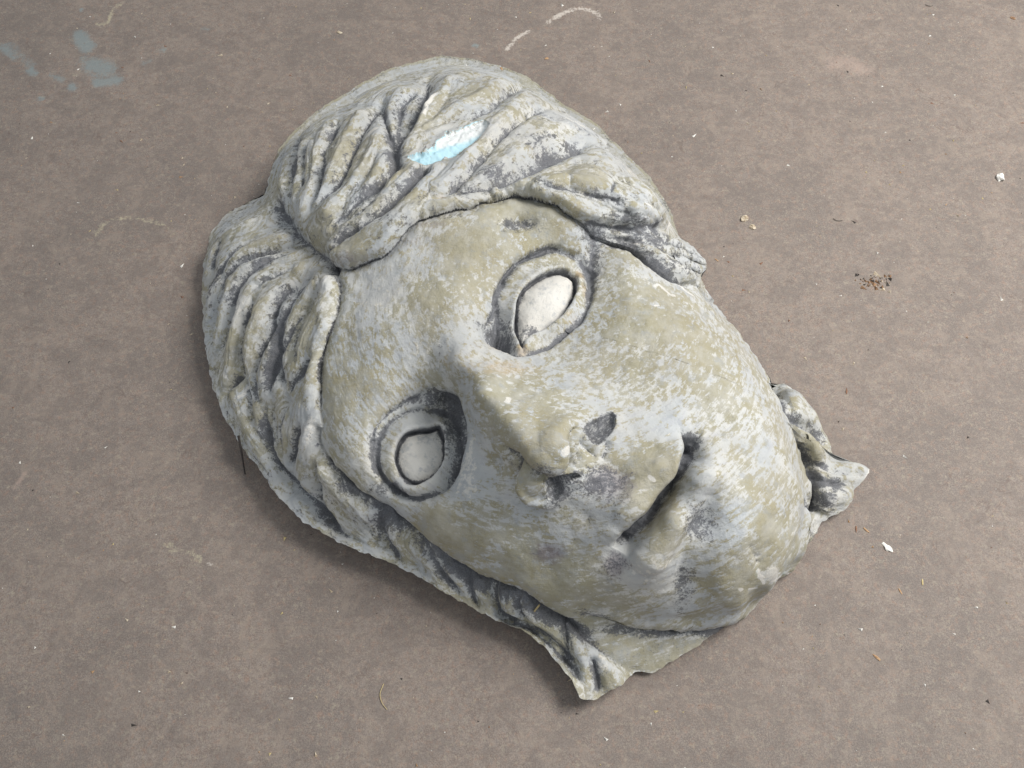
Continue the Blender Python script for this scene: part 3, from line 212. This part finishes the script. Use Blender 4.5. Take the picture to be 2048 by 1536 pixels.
def to_world(p): return np.stack([p[:, 0], p[:, 1]*CT-p[:, 2]*ST, p[:, 1]*ST+p[:, 2]*CT], -1)

# ---------------------------------------------------------------- the setting: the floor
def seg_dist(P, line):
    """distance to a polyline and position along it (0..1)"""
    best = np.full(len(P), 1e9); tt = np.zeros(len(P)); L = np.linalg.norm(np.diff(line, axis=0), axis=1); T = max(L.sum(), 1e-9); acc = 0
    for a, b, l in zip(line[:-1], line[1:], L):
        d = b-a; h = np.clip(((P-a)@d)/max(l*l, 1e-12), 0, 1)
        q = np.linalg.norm(P-a-h[:, None]*d, axis=1); m = q < best
        best[m] = q[m]; tt[m] = (acc+h[m]*l)/T; acc += l
    return best, tt
def smooth_line(p, n=6):
    p = np.asarray(p, float)
    if len(p) < 3: return p
    e = np.vstack([2*p[0]-p[1], p, 2*p[-1]-p[-2]]); out = []
    for i in range(1, len(e)-2):
        a, b, c, d = e[i-1], e[i], e[i+1], e[i+2]
        for t in np.arange(n)/n:
            out.append(.5*(2*b+(c-a)*t+(2*a-5*b+4*c-d)*t*t+(3*b-a-3*c+d)*t**3))
    return np.array(out+[p[-1]])
def build_floor():
    dense = np.arange(-.95, .951, .005)
    ax = np.concatenate([[-6, -3, -1.6, -1.2], dense, [1.2, 1.6, 3, 6]])
    X, Y = np.meshgrid(ax, ax); V = np.stack([X.ravel(), Y.ravel(), 0*X.ravel()], -1); n = len(ax)
    i = np.arange(n*n).reshape(n, n); Fq = np.stack([i[:-1, :-1], i[:-1, 1:], i[1:, 1:], i[1:, :-1]], -1).reshape(-1, 4)
    A = np.zeros((len(V), 5))
    for k, w, st, pts in D_MARK:
        pts = smooth_line(np.array(pts)*U); w = w*.001
        m = np.where((V[:, 0] > pts[:, 0].min()-4*w) & (V[:, 0] < pts[:, 0].max()+4*w) & (V[:, 1] > pts[:, 1].min()-4*w) & (V[:, 1] < pts[:, 1].max()+4*w))[0]
        d, _ = seg_dist(V[m, :2], pts); A[m, k] = np.maximum(A[m, k], st*np.exp(-(d/(w*1.7))**2))
    at = {'marks': np.stack([A[:, 0], A[:, 1], A[:, 2], 0*A[:, 0]], -1), 'marks_b': np.stack([A[:, 3], 0*A[:, 0], 0*A[:, 0], A[:, 4]], -1)}
    return tag(mesh_obj('floor', V, Fq, FLOOR, None, at), kind='structure')
build_floor()

def tube(pts, r0, r1, k=6):
    pts = smooth_line(np.array(pts), 5); n = len(pts); V = []
    for i, p in enumerate(pts):
        d = pts[min(i+1, n-1)]-pts[max(i-1, 0)]; d /= np.linalg.norm(d)+1e-9; a = np.cross(d, [0, 0, 1]); a /= np.linalg.norm(a)+1e-9; b = np.cross(a, d); r = r0+(r1-r0)*i/(n-1)
        V += [p+r*(math.cos(2*math.pi*j/k)*a+math.sin(2*math.pi*j/k)*b) for j in range(k)]
    F = [(i*k+j, i*k+(j+1) % k, (i+1)*k+(j+1) % k, (i+1)*k+j) for i in range(n-1) for j in range(k)]
    return np.array(V), np.array(F)

# ---------------------------------------------------------------- the carved head
GX0, GY0, GS, GN, GM = -.52, -.50, .002, 510, 560
def tps_grid(P, Z, lam=2e-5):
    n = len(P); k = lambda d2: .5*d2*np.log(d2+1e-12)
    K = k(((P[:, None]-P[None])**2).sum(-1))+lam*np.eye(n)
    A = np.zeros((n+3, n+3)); A[:n, :n] = K; A[:n, n] = 1; A[:n, n+1:] = P; A[n, :n] = 1; A[n+1:, :n] = P.T
    w = np.linalg.solve(A, np.concatenate([Z, np.zeros(3)]))
    X = np.stack(np.meshgrid(GX0+GS*np.arange(GN), GY0+GS*np.arange(GM)), -1).reshape(-1, 2); out = np.empty(len(X))
    for i in range(0, len(X), 15000):
        x = X[i:i+15000]; out[i:i+15000] = k(((x[:, None]-P[None])**2).sum(-1))@w[:n]+w[n]+x@w[n+1:]
    return out.reshape(GM, GN)
def samp(H, x, y):
    u = np.clip((x-GX0)/GS, 0, GN-1.001); v = np.clip((y-GY0)/GS, 0, GM-1.001); i = u.astype(int); j = v.astype(int); a = u-i; b = v-j
    return (H[j, i]*(1-a)+H[j, i+1]*a)*(1-b)+(H[j+1, i]*(1-a)+H[j+1, i+1]*a)*b
def inside(P, poly):
    x, y = P[:, 0], P[:, 1]; r = np.zeros(len(P), bool)
    for (x1, y1), (x2, y2) in zip(poly, np.roll(poly, -1, axis=0)):
        c = (y1 > y) != (y2 > y)
        if y1 != y2: r ^= c & (x < (x2-x1)*(y-y1)/(y2-y1)+x1)
    return r

def build_head():
    ctrl = np.array(D_ctrl)*U; H = tps_grid(ctrl[:, :2], ctrl[:, 2])
    rim = np.array(D_rim)*U; C = np.array([.0, .055])
    # closed outline sampled by angle around the centre
    closed = np.vstack([rim, rim[:1]]); dense = np.concatenate([a+(b-a)*np.linspace(0, 1, 30, endpoint=False)[:, None] for a, b in zip(closed[:-1], closed[1:])])
    ang = np.arctan2(*(dense-C).T[::-1]); rad = np.linalg.norm(dense-C, axis=1)
    NTH, NR = 1250, 460; th = np.linspace(-np.pi, np.pi, NTH, endpoint=False)
    R = np.zeros(NTH); idx = ((ang+np.pi)/(2*np.pi)*NTH).astype(int) % NTH
    np.maximum.at(R, idx, rad); bad = R == 0
    R[bad] = np.interp(th[bad], th[~bad], R[~bad], period=2*np.pi)
    # equal-arc-length rays from the centre down to the rim
    sf = np.linspace(0, 1, 900); rr = R[:, None]*sf[None]
    X = C[0]+np.cos(th)[:, None]*rr; Y = C[1]+np.sin(th)[:, None]*rr
    Z = samp(H, X.ravel(), Y.ravel()).reshape(X.shape)
    dl = np.sqrt(np.diff(rr, axis=1)**2+np.diff(Z, axis=1)**2); al = np.concatenate([np.zeros((NTH, 1)), np.cumsum(dl, 1)], 1)
    q = np.linspace(0, 1, NR)**.92; V = np.empty((NTH, NR, 3))
    for t in range(NTH):
        r = np.interp(q*al[t, -1], al[t], rr[t]); V[t, :, 0] = C[0]+np.cos(th[t])*r; V[t, :, 1] = C[1]+np.sin(th[t])*r
    V[:, :, 2] = samp(H, V[:, :, 0].ravel(), V[:, :, 1].ravel()).reshape(NTH, NR)
    def normals(V):
        a = np.roll(V, -1, 0)-np.roll(V, 1, 0); b = np.gradient(V, axis=1); n = np.cross(b, a)
        n[:, 0] = n[:, 3].mean(0); n /= np.linalg.norm(n, axis=2, keepdims=True)+1e-12
        return n*np.sign(n[:, 1:60, 2].mean())
    N = normals(V).reshape(-1, 3); P = V.reshape(-1, 3); n = len(P)
    cut = np.zeros(n); push = np.zeros((n, 2)); disp = np.zeros(n); dark = np.zeros(n); xy = P[:, :2]
    def lift(pts): pts = smooth_line(np.array(pts)*U); return np.column_stack([pts, samp(H, pts[:, 0], pts[:, 1])])
    def near(L, r): return np.where(np.all((P > L.min(0)-r) & (P < L.max(0)+r), axis=1))[0]
    polys = {k: smooth_line(np.array(v+v[:1])*U, 5)[:-1] for k, v in D_POLY.items()}
    rag = np.column_stack([fbm(P+2, 130, 3), fbm(P+6, 130, 3)])*.0030; regs = {k: inside(xy+rag if k == 'foam' else xy, v) for k, v in polys.items()}
    hair = ~(regs['face'] | regs['neck'])
    # brush / knife unevenness
    disp += fbm(P, 22, 2)*.0022+fbm(P, 75, 3)*.0006
    jit = np.column_stack([fbm(P, 60, 2), fbm(P+5, 60, 2), fbm(P+9, 60, 2)])*.0018
    calm = .35+.65*np.clip((al[:, -1:]*(1-q[None])).ravel()/.05, 0, 1); disp *= calm; jit *= calm[:, None]
    Pj = P+jit; patch = fbm(P+3, 28, 2)
    for pts, dep, w, dk, ta in D_G:
        L = lift(pts); w = w*.001*1.15; m = near(L, w*4.5); d, t = seg_dist(Pj[m], L)
        tp = ta*np.clip(np.minimum(t, 1-t)*5+.25, 0, 1)
        w = w*1.15; disp[m] -= dep*.00135*tp*np.exp(-(d/w)**1.2)
        dark[m] = np.maximum(dark[m], dk*tp*np.maximum((1.25+.4*patch[m])*np.exp(-(d/(w*.45))**2), (.85+.6*patch[m])*np.exp(-(d/(w*1.45))**2)))
    # edges where one form hangs over the next: upper lip, jaw, hairline, tip of the nose
    for pts, dep, w, pu, bu, dk, sg in D_ED:
        L = lift(pts); w *= .001; m = near(L, .05); Q = Pj[m]; bb = np.full(len(m), 1e9); sd = np.zeros(len(m)); nv = np.zeros((len(m), 2)); tt = np.zeros(len(m)); ns = len(L)-1
        for k_, (a_, b_) in enumerate(zip(L[:-1], L[1:])):
            e_ = b_-a_; h_ = np.clip(((Q-a_)@e_)/(e_@e_), 0, 1); v_ = Q-a_-h_[:, None]*e_; q_ = np.linalg.norm(v_, axis=1); c_ = q_ < bb
            nl = np.array([-e_[1], e_[0]])*sg; nl /= np.linalg.norm(nl); bb[c_] = q_[c_]; sd[c_] = (v_[:, :2]@nl)[c_]; nv[c_] = nl; tt[c_] = (k_+h_[c_])/ns
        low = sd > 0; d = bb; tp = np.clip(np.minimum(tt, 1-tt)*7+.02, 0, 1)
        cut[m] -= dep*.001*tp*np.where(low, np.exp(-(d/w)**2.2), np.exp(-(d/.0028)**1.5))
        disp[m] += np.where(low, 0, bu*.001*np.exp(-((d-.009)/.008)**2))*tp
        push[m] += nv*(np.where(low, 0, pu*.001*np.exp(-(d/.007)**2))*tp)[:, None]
        dark[m] = np.maximum(dark[m], dk*tp*np.where(low, np.maximum(np.exp(-(d/(w*(.8 if dep > 30 else .5)))**3), (.5+.4*patch[m])*np.exp(-(d/w)**2)), np.exp(-(d/.0018)**2)))  # wash along the edge, deepened as painted shade under the lip and jaw
    for pts, h, w in D_R:
        L = lift(pts); w = w*.001; m = near(L, w*2.2); d, t = seg_dist(Pj[m], L)
        disp[m] += h*.001*np.clip(np.minimum(t, 1-t)*6+.2, 0, 1)*np.exp(-(d/w)**4)*np.sqrt(np.clip(1-(d/(w*1.5))**2, 0, 1))
    for c, h, r in D_B:
        c = np.array(c)*U; c = np.array([c[0], c[1], samp(H, c[:1], c[1:2])[0]]); r = r*.001
        m = near(c[None], r*3); d = np.linalg.norm(P[m]-c, axis=1); disp[m] += h*.001*np.exp(-(d/r)**2*1.1)
    # eyes: a domed ball set back behind thick lids; nostrils: sunken hollows
    def loop(k): q_ = np.vstack([polys[k], polys[k][:1]]); return np.column_stack([q_, samp(H, q_[:, 0], q_[:, 1])])
    for e in 'ab':
        L = loop('eye_'+e); m = near(L, .05); d, _ = seg_dist(P[m]+jit[m]*.6, L); ins = regs['eye_'+e][m]; lidm = regs['lid_'+e][m]
        ball = -.0105+.0170*np.sqrt(np.clip(1-(1-np.clip(d/.024, 0, 1))**2, 0, 1))
        edge = np.clip(d/.0032, 0, 1); lid = -.0110*(1-edge)**1.6+.0085*edge*np.exp(-((d-.006)/.0072)**2)
        disp[m] += np.where(ins, ball, lid*np.where(lidm, 1, np.exp(-(d/.010)**2)))
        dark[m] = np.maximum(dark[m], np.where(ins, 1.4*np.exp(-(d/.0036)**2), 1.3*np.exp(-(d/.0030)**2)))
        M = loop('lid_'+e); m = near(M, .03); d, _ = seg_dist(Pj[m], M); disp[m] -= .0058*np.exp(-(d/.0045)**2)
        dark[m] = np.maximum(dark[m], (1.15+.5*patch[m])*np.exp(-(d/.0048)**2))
    for k, dep in (('nostril', .015), ('nostril_far', .010)):
        L = loop(k); m = near(L, .03); d, _ = seg_dist(P[m]+jit[m]*2, L); ins = regs[k][m]
        disp[m] += np.where(ins, -dep*np.clip(d/.010, 0, 1)**.8, .002*np.exp(-(d/.006)**2))
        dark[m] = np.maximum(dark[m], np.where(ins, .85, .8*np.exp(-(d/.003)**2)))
    L = loop('foam'); m = near(L, .02); d, _ = seg_dist(P[m]+np.column_stack([rag, 0*dark])[m], L); disp[m] += np.where(regs['foam'][m], -.0035*np.clip(d/.003, 0, 1)+fbm(P[m], 160, 3)*.0012, .0012*np.exp(-(d/.004)**2))
    # locks: nearest centre line; each lock swells along it and carries fine combed lines
    hi = np.where(hair)[0]; best = np.full(len(hi), 1e9); lock = np.full(len(hi), -1); along = np.zeros(len(hi)); side = np.zeros(len(hi)); Ph = Pj[hi]
    for k, pts in enumerate(D_LOCK):
        L = lift(pts); m = np.where(np.all((Ph > L.min(0)-.06) & (Ph < L.max(0)+.06), axis=1))[0]
        d, t = seg_dist(Ph[m], L); c = d < best[m]; best[m[c]] = d[c]; lock[m[c]] = k; along[m[c]] = t[c]*np.linalg.norm(np.diff(L, axis=0), axis=1).sum()
        ax_ = (L[-1]-L[0])[:2]; ax_ /= np.linalg.norm(ax_); v_ = Ph[m[c], :2]-L[0, :2]; side[m[c]] = np.sign(ax_[0]*v_[:, 1]-ax_[1]*v_[:, 0])
    disp[hi] += .006*np.exp(-(best/.012)**2)
    disp[hi] += vnoise(np.column_stack([side*best*230, along*14, lock*3.7]))*.0006+vnoise(np.column_stack([side*best*520+4, along*22, lock*3.7]))*.00025
    comb = np.sin(best*900+fbm(Ph, 30, 2)*3.0); disp[hi] += comb*.0003*np.clip(1-best/.03, 0, 1)
    
    pb, _ = seg_dist(np.column_stack([P[hi, :2], 0*hi]), np.column_stack([np.vstack([polys['face'], polys['face'][:1]]), np.zeros(len(polys['face'])+1)]))
    disp[hi] += .005*np.exp(-((pb-.010)/.012)**2)*(best < .05)
    disp += fbm(P, 240, 2)*.0011*np.clip(dark, 0, 1)
    # broken, crumbly cut along the neck edge and rim
    Vd = P+N*disp[:, None]; Vd[:, 2] += cut; Vd[:, :2] += push
    rimd = np.tile(al[:, -1:]*(1-q), 1).ravel() if False else (al[:, -1:]*(1-q[None])).ravel()
    wz = to_world(Vd); wz[:, 2] = np.maximum(wz[:, 2], .0004)
    cen = to_world(np.array([[C[0], C[1], 0]]))[0, :2]
    dirs = wz[:, :2]-cen; dirs /= np.linalg.norm(dirs, axis=1, keepdims=True)+1e-9
    wz[:, :2] += dirs*((fbm(P, 110, 3)*.0016)*np.clip(1-rimd/.02, 0, 1))[:, None]
    # paint amounts
    tan = np.zeros(n); pur = np.zeros(n); wht = np.zeros(n)
    wob = fbm(P, 40, 3)*.35
    for arr, src in ((dark, D_DP), (pur, D_PP), (wht, D_WP), (tan, D_TP)):
        for x, y, sx, sy, st in src:
            d2 = ((xy[:, 0]-x*U)/(sx*.001))**2+((xy[:, 1]-y*U)/(sy*.001))**2; m = d2 < 6
            arr[m] = np.maximum(arr[m], st*np.exp(-(d2[m]*(1+wob[m]))*.9))
    dark = np.maximum(dark, .15+.35*wob); dark[hi] = np.maximum(dark[hi], .30+.5*wob[hi]-.25*np.exp(-(best/.007)**2)); tan[hi] *= .8
    ora = np.zeros(n); tea = np.zeros(n)
    for arr, src in ((ora, D_OR), (tea, D_TE)):
        for x, y, sx, sy, st in src:
            d2 = ((xy[:, 0]-x*U)/(sx*.001))**2+((xy[:, 1]-y*U)/(sy*.001))**2; m = d2 < 6
            arr[m] = np.maximum(arr[m], st*np.exp(-(d2[m]*(1+wob[m]))*.9))
    for e in 'ab': m = regs['eye_'+e]; wht[m] = np.maximum(wht[m], .8); tan[m] = -.15
    for pts, w in D_CH:
        L = lift(pts); m = near(L, .02); d, _ = seg_dist(Pj[m], L); wht[m] = np.maximum(wht[m], 2*np.exp(-(d/(w*.001))**2))
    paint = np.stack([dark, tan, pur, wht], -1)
    # grime lies on rough, pitted ground
    wht[hi] = np.maximum(wht[hi], (.45+.5*patch[hi])*np.exp(-(best/.007)**2))
    # brush direction: round the face on skin, along the lock on hair
    fc = np.array([.045, .085]); v_ = xy-fc; rad_ = np.linalg.norm(v_, axis=1); flow = np.stack([rad_, np.arctan2(v_[:, 1], v_[:, 0])*.22, P[:, 2]*.5, ora], -1)
    flow[hi, 0] = side*best*.75; flow[hi, 1] = along; flow[hi, 2] = lock*.73
    extra = np.stack([ora, tea, hair.astype(float), 0*ora], -1)
    # normals of the finished surface
    NV = wz.reshape(NTH, NR, 3); NN = normals(NV); NN = NN.reshape(-1, 3)
    # ---------------------------------------------------------------- split into parts
    lab = np.zeros(n, int); names = ['face']; 
    def setlab(mask, nm):
        if nm not in names: names.append(nm)
        lab[mask] = names.index(nm)
    setlab(regs['neck'] & ~regs['face'], 'neck')
    lab[hi] = 100+lock
    setlab(regs['nose'], 'nose'); setlab(regs['upper_lip'], 'upper_lip'); setlab(regs['lower_lip'], 'lower_lip')
    for e in 'ab':
        setlab(regs['lid_'+e], 'eyelids_'+e); setlab(regs['eye_'+e], 'eyeball_'+e)
    setlab(regs['foam'], 'foam')
    i = np.arange(n).reshape(NTH, NR); j = np.roll(i, -1, 0)
    Fq = np.stack([i[:, :-1], i[:, 1:], j[:, 1:], j[:, :-1]], -1).reshape(-1, 4); fl = lab[Fq[:, 0]]
    base = to_world(np.array([[0, .04, 0]]))[0]; base[2] = 0
    root = bpy.data.objects.new('carved_head', None); COL.objects.link(root); root.location = base; root.empty_display_size = .1
    tag(root, 'large carved head of a woman in flaking grey and khaki paint, lying face up', 'sculpture')
    def piece(mask, nm, parent, mat=PAINT, label=None):
        f = Fq[mask]
        if len(f) == 0: return None
        u, inv = np.unique(f, return_inverse=True)
        o = mesh_obj(nm, wz[u]-base, inv.reshape(-1, 4), mat, parent, {'paint': paint[u], 'flow': flow[u], 'extra': extra[u]}, NN[u])
        if label: o['label'] = label
        return o
    K = names.index
    # every region in one piece: islands too small to see join their neighbour
    G2 = lab.reshape(NTH, NR); isl = np.arange(n).reshape(NTH, NR)
    same_r = G2[:, 1:] == G2[:, :-1]; same_t = G2 == np.roll(G2, -1, 0); big_ = n*2
    for it in range(900):
        o = isl.copy(); x_ = isl
        x_[:, 1:] = np.where(same_r, np.minimum(x_[:, 1:], x_[:, :-1]), x_[:, 1:]); x_[:, :-1] = np.where(same_r, np.minimum(x_[:, 1:], x_[:, :-1]), x_[:, :-1])
        up_ = np.roll(x_, -1, 0); x_ = np.where(same_t, np.minimum(x_, up_), x_); dn = np.roll(x_, 1, 0); x_ = np.where(np.roll(same_t, 1, 0), np.minimum(x_, dn), x_)
        x_ = x_.ravel()[x_]; isl = x_
        if (o == isl).all(): break
    ids, inv, cnt = np.unique(isl.ravel(), return_inverse=True, return_counts=True)
    small = (cnt[inv] < 900).reshape(NTH, NR)
    for it in range(60):
        if not small.any(): break
        for ax, sh in ((1, 1), (1, -1), (0, 1), (0, -1)):
            nb, ns, ni = np.roll(G2, sh, ax), np.roll(small, sh, ax), np.roll(isl, sh, ax)
            if ax == 1: ns[:, 0 if sh == 1 else -1] = True
            m_ = small & ~ns; G2[m_] = nb[m_]; isl[m_] = ni[m_]; small &= ~m_
    lab = G2.ravel(); isl = isl.ravel(); fl = lab[Fq[:, 0]]; fi = isl[Fq[:, 0]]
    def pieces(k, nm, parent, mat=PAINT, label=None):
        o = None
        for q_ in np.unique(fi[fl == k]): o = piece((fl == k) & (fi == q_), nm, parent, mat, label) or o
        return o
    pieces(K('face'), 'face', root); pieces(K('neck'), 'neck', root); pieces(K('nose'), 'nose', root)
    pieces(K('upper_lip'), 'upper_lip', root); pieces(K('lower_lip'), 'lower_lip', root)
    for e in 'ab':
        o = pieces(K('eyelids_'+e), 'eyelid', root); pieces(K('eyeball_'+e), 'eyeball', o)
    for k in range(len(D_LOCK)): pieces(100+k, 'hair_lock', root)
    # torn gouge: white skin at its upper side, blue core below
    y = (xy[:, 1]-polys['foam'][:, 1].min())/np.ptp(polys['foam'][:, 1]); x = (xy[:, 0]-polys['foam'][:, 0].min())/np.ptp(polys['foam'][:, 0])
    paint[:, 0] = np.where(regs['foam'], np.clip((y-.72*x-.25)*3, 0, 1), paint[:, 0]); paint[:, 1] = np.where(regs['foam'], np.clip((y-.72*x+.05)*4, 0, 1), paint[:, 1])
    pieces(K('foam'), 'exposed_foam', root, FOAM, 'torn gouge in the hair showing white and sky-blue foam')
    # the rim curls under: rings running down and inward to the floor, then a flat base
    rim3 = wz.reshape(NTH, NR, 3)[:, -1]; dr = dirs.reshape(NTH, NR, 2)[:, -1]; rings = []
    for k in range(8):
        u_ = k/7; q3 = rim3.copy(); q3[:, :2] -= dr*((1.5*rim3[:, 2:3]+.004)*u_**1.6); q3[:, 2] = np.maximum(rim3[:, 2]*(1-u_), .0004); rings.append(q3)
    cv = np.concatenate(rings+[np.array([[*cen, .0004]])])-base; i0 = np.arange(NTH); i1 = (i0+1) % NTH
    quads = np.concatenate([np.stack([k*NTH+i1, k*NTH+i0, (k+1)*NTH+i0, (k+1)*NTH+i1], -1) for k in range(7)])
    fan = np.stack([7*NTH+i1, 7*NTH+i0, np.full(NTH, 8*NTH)], -1)
    tri = np.concatenate([quads[:, [0, 1, 2]], quads[:, [0, 2, 3]], fan])
    pr = paint.reshape(NTH, NR, 4)[:, -1]; fr_ = flow.reshape(NTH, NR, 4)[:, -1]; ex_ = extra.reshape(NTH, NR, 4)[:, -1]; rep = lambda A: np.vstack([np.tile(A, (8, 1)), A[:1]])
    mesh_obj('underside', cv, tri, PAINT, root, {'paint': rep(pr), 'flow': rep(fr_), 'extra': rep(ex_)})
    # frayed ends of the hair behind the far eye: a few thin carved strands that stick out
    for k, pts in enumerate(D_STR):
        P3 = np.array(pts); P3[0, 2] -= .006; SV, SF = tube(P3, .0105-.001*k, .0030, 10); SV[:, 2] = (SV[:, 2]-P3[:, 2].mean())*.8+P3[:, 2].mean(); SV += (fbm(SV, 160, 2)*.0014)[:, None]
        ns = len(SV); cap = np.array([[ns-10, ns-9, ns-8, ns-7], [ns-10, ns-7, ns-6, ns-5], [ns-10, ns-5, ns-4, ns-3], [ns-10, ns-3, ns-2, ns-1]])
        mesh_obj('hair_lock', SV-base, np.vstack([SF, cap]), PAINT, root, {'paint': np.tile([.5, .25, .2, .2], (ns, 1)), 'flow': np.column_stack([SV[:, :2], SV[:, 2], 0*SV[:, 0]]), 'extra': np.tile([.1, 0, 1, 0], (ns, 1))})
    return root
build_head()

# ---------------------------------------------------------------- small litter on the floor
def v2(p): return np.array(p)*U
COLS = {'white': ((.72, .70, .65), (.84, .83, .79)), 'beige': ((.34, .26, .17), (.62, .55, .44)), 'orange': ((.36, .21, .11), (.50, .33, .19)), 'brown': ((.17, .09, .05), (.33, .20, .11)),
        'rust': ((.19, .095, .06), (.28, .15, .09)), 'yellow': ((.45, .36, .17), (.58, .48, .26)), 'dark': ((.035, .03, .028), (.07, .06, .055))}
LM = {k: flat_material('litter_'+k, *v) for k, v in COLS.items()}
def shard(size, long=1., flat=.6, seed=0):
    """an irregular broken crumb: a faceted lump stretched and cut"""
    r = np.random.default_rng(seed); V = []; F = []; nu, nv = 8, 5
    for a in range(nv+1):
        for b in range(nu):
            ph = math.pi*a/nv; t = 2*math.pi*(b+.4*(a % 2))/nu; k = 1+r.uniform(-.32, .28)
            V.append((math.sin(ph)*math.cos(t)*k*long, math.sin(ph)*math.sin(t)*k/math.sqrt(long), max(math.cos(ph)*flat*k, -.35*flat)))
    for a in range(nv):
        for b in range(nu): F.append((a*nu+b, (a+1)*nu+b, (a+1)*nu+(b+1) % nu, a*nu+(b+1) % nu))
    V = np.array(V)*size/2; V[:, 2] -= V[:, 2].min(); return V, np.array(F)
def rotz(V, a): c, s = math.cos(a), math.sin(a); return V@np.array([[c, s, 0], [-s, c, 0], [0, 0, 1]])
NAMES = ['white foam crumb on the floor near the right edge', 'larger pale grit crumb beside the hair roll', 'smaller pale grit crumb touching the larger one', 'flat white foam sliver on the floor right of the chin',
         'orange wood chip on the floor above the hair bun', 'brown wood chip in the upper right corner', 'beige wood chip near the top edge, left of centre', 'orange wood chip touching the crown of the hair',
         'orange splinter just left of the white foam sliver', 'rust splinter right of the chin, beside the orange one', 'long orange splinter low on the right part of floor', 'rust splinter standing out alone right of the cheek',
         'orange splinter below the white foam sliver', 'yellow splinter on bare floor, right of the chin', 'orange crumb of wood beside the frayed hair end',
         'short dark curled thread on the floor, right of the hair', 'yellow straw thread on the floor at the bottom', 'dark thread at the top right edge of floor']
CAT = {'foam_chip': 'foam chip', 'grit': 'grit', 'foam_sliver': 'foam chip', 'wood_chip': 'wood chip', 'wood_splinter': 'splinter', 'thread': 'thread'}
for i, (kind, p, sz, col) in enumerate(D_DEB):
    p = v2(p); sz *= .001; a = random.uniform(0, 6.28)
    if kind == 'foam_chip': V, F_ = shard(sz*1.1, 1.15, .8, 3)
    elif kind == 'grit': V, F_ = shard(sz, 1.2, .55, 7+i)
    elif kind == 'foam_sliver': V, F_ = shard(sz*.75, 1.7, .3, 5); a = -.9
    elif kind == 'wood_chip': V, F_ = shard(sz*.8, 1.5, .3, 20+i)
    elif kind == 'wood_splinter': V, F_ = shard(sz*.42, 2.6, .35, 30+i); a = random.choice((-1.1, -.8, 1.4, 1.7))
    else:
        w = sz/2; V, F_ = tube([(-w, .25*w, .0008), (-.3*w, -.15*w, .001), (.4*w, -.1*w, .001), (w, .2*w, .0008)], .00045, .0003); a = {'yellow': -1.35}.get(col, random.uniform(-.4, .2))
    o = mesh_obj(kind, rotz(V, a), F_, LM[col]); o.location = (p[0], p[1], .0002)
    if kind != 'thread': o.data.polygons.foreach_set('use_smooth', np.zeros(len(F_), bool))
    tag(o, NAMES[i], CAT[kind], 'litter scattered on the floor')
V, F_ = tube(np.array(D_NAIL)-D_NAIL[2], .0016, .0009); o = mesh_obj('nail', V, F_, LM['dark']); o.location = D_NAIL[2]
tag(o, 'thin rusty nail leaning out under the hair at the left', 'nail')
A_, B_ = (np.array(q)+[0, 0, .005] for q in D_ON); V, F_ = tube([A_-A_, (B_-A_)/2+[0, 0, .001], B_-A_], .0016, .0010, 4); o = mesh_obj('wood_splinter', V, F_, LM['yellow']); o.location = A_
tag(o, 'pale wood splinter lying on the twisted hair under the jaw', 'splinter')
def scatter(name, n, place, smin, smax, cols, seed):
    r = np.random.default_rng(seed); V = []; F = []; M = []
    T = np.array([(1, 0, 0), (-.5, .8, 0), (-.5, -.8, 0), (0, 0, .7)])
    for i in range(n):
        s = smin+(smax-smin)*r.random()**3; q = T*s*(1+r.uniform(-.35, .35, (4, 3))); q[:, 0] *= r.uniform(1, 2.2)
        V.append(rotz(q, r.uniform(0, 6.28))+[*place(r), .0002]); F += [(4*i, 4*i+1, 4*i+3), (4*i+1, 4*i+2, 4*i+3), (4*i+2, 4*i, 4*i+3)]; M += [r.integers(len(cols))]*3
    o = mesh_obj(name, np.vstack(V), np.array(F), [LM[c] for c in cols]); o.data.polygons.foreach_set('material_index', np.array(M, np.int32)); o.data.polygons.foreach_set('use_smooth', np.zeros(len(F), bool)); return o
o = scatter('sawdust', 1100, lambda r: (r.uniform(-.8, .8), r.uniform(-.62, .85)), .0006, .0024, ['white', 'beige', 'beige', 'orange', 'yellow', 'white', 'rust', 'dark'], 8)
tag(o, 'sawdust and paint specks scattered over the brown floor', 'sawdust', kind='stuff')
hp_ = v2(D_HEAP)
o = scatter('dirt_crumbs', 60, lambda r: (hp_[0]+r.normal(0, .011), hp_[1]+r.normal(0, .006)), .0012, .0038, ['dark', 'brown', 'dark', 'beige', 'brown'], 12)
tag(o, 'little heap of dark dirt crumbs right of the cheek', 'dirt', kind='stuff')
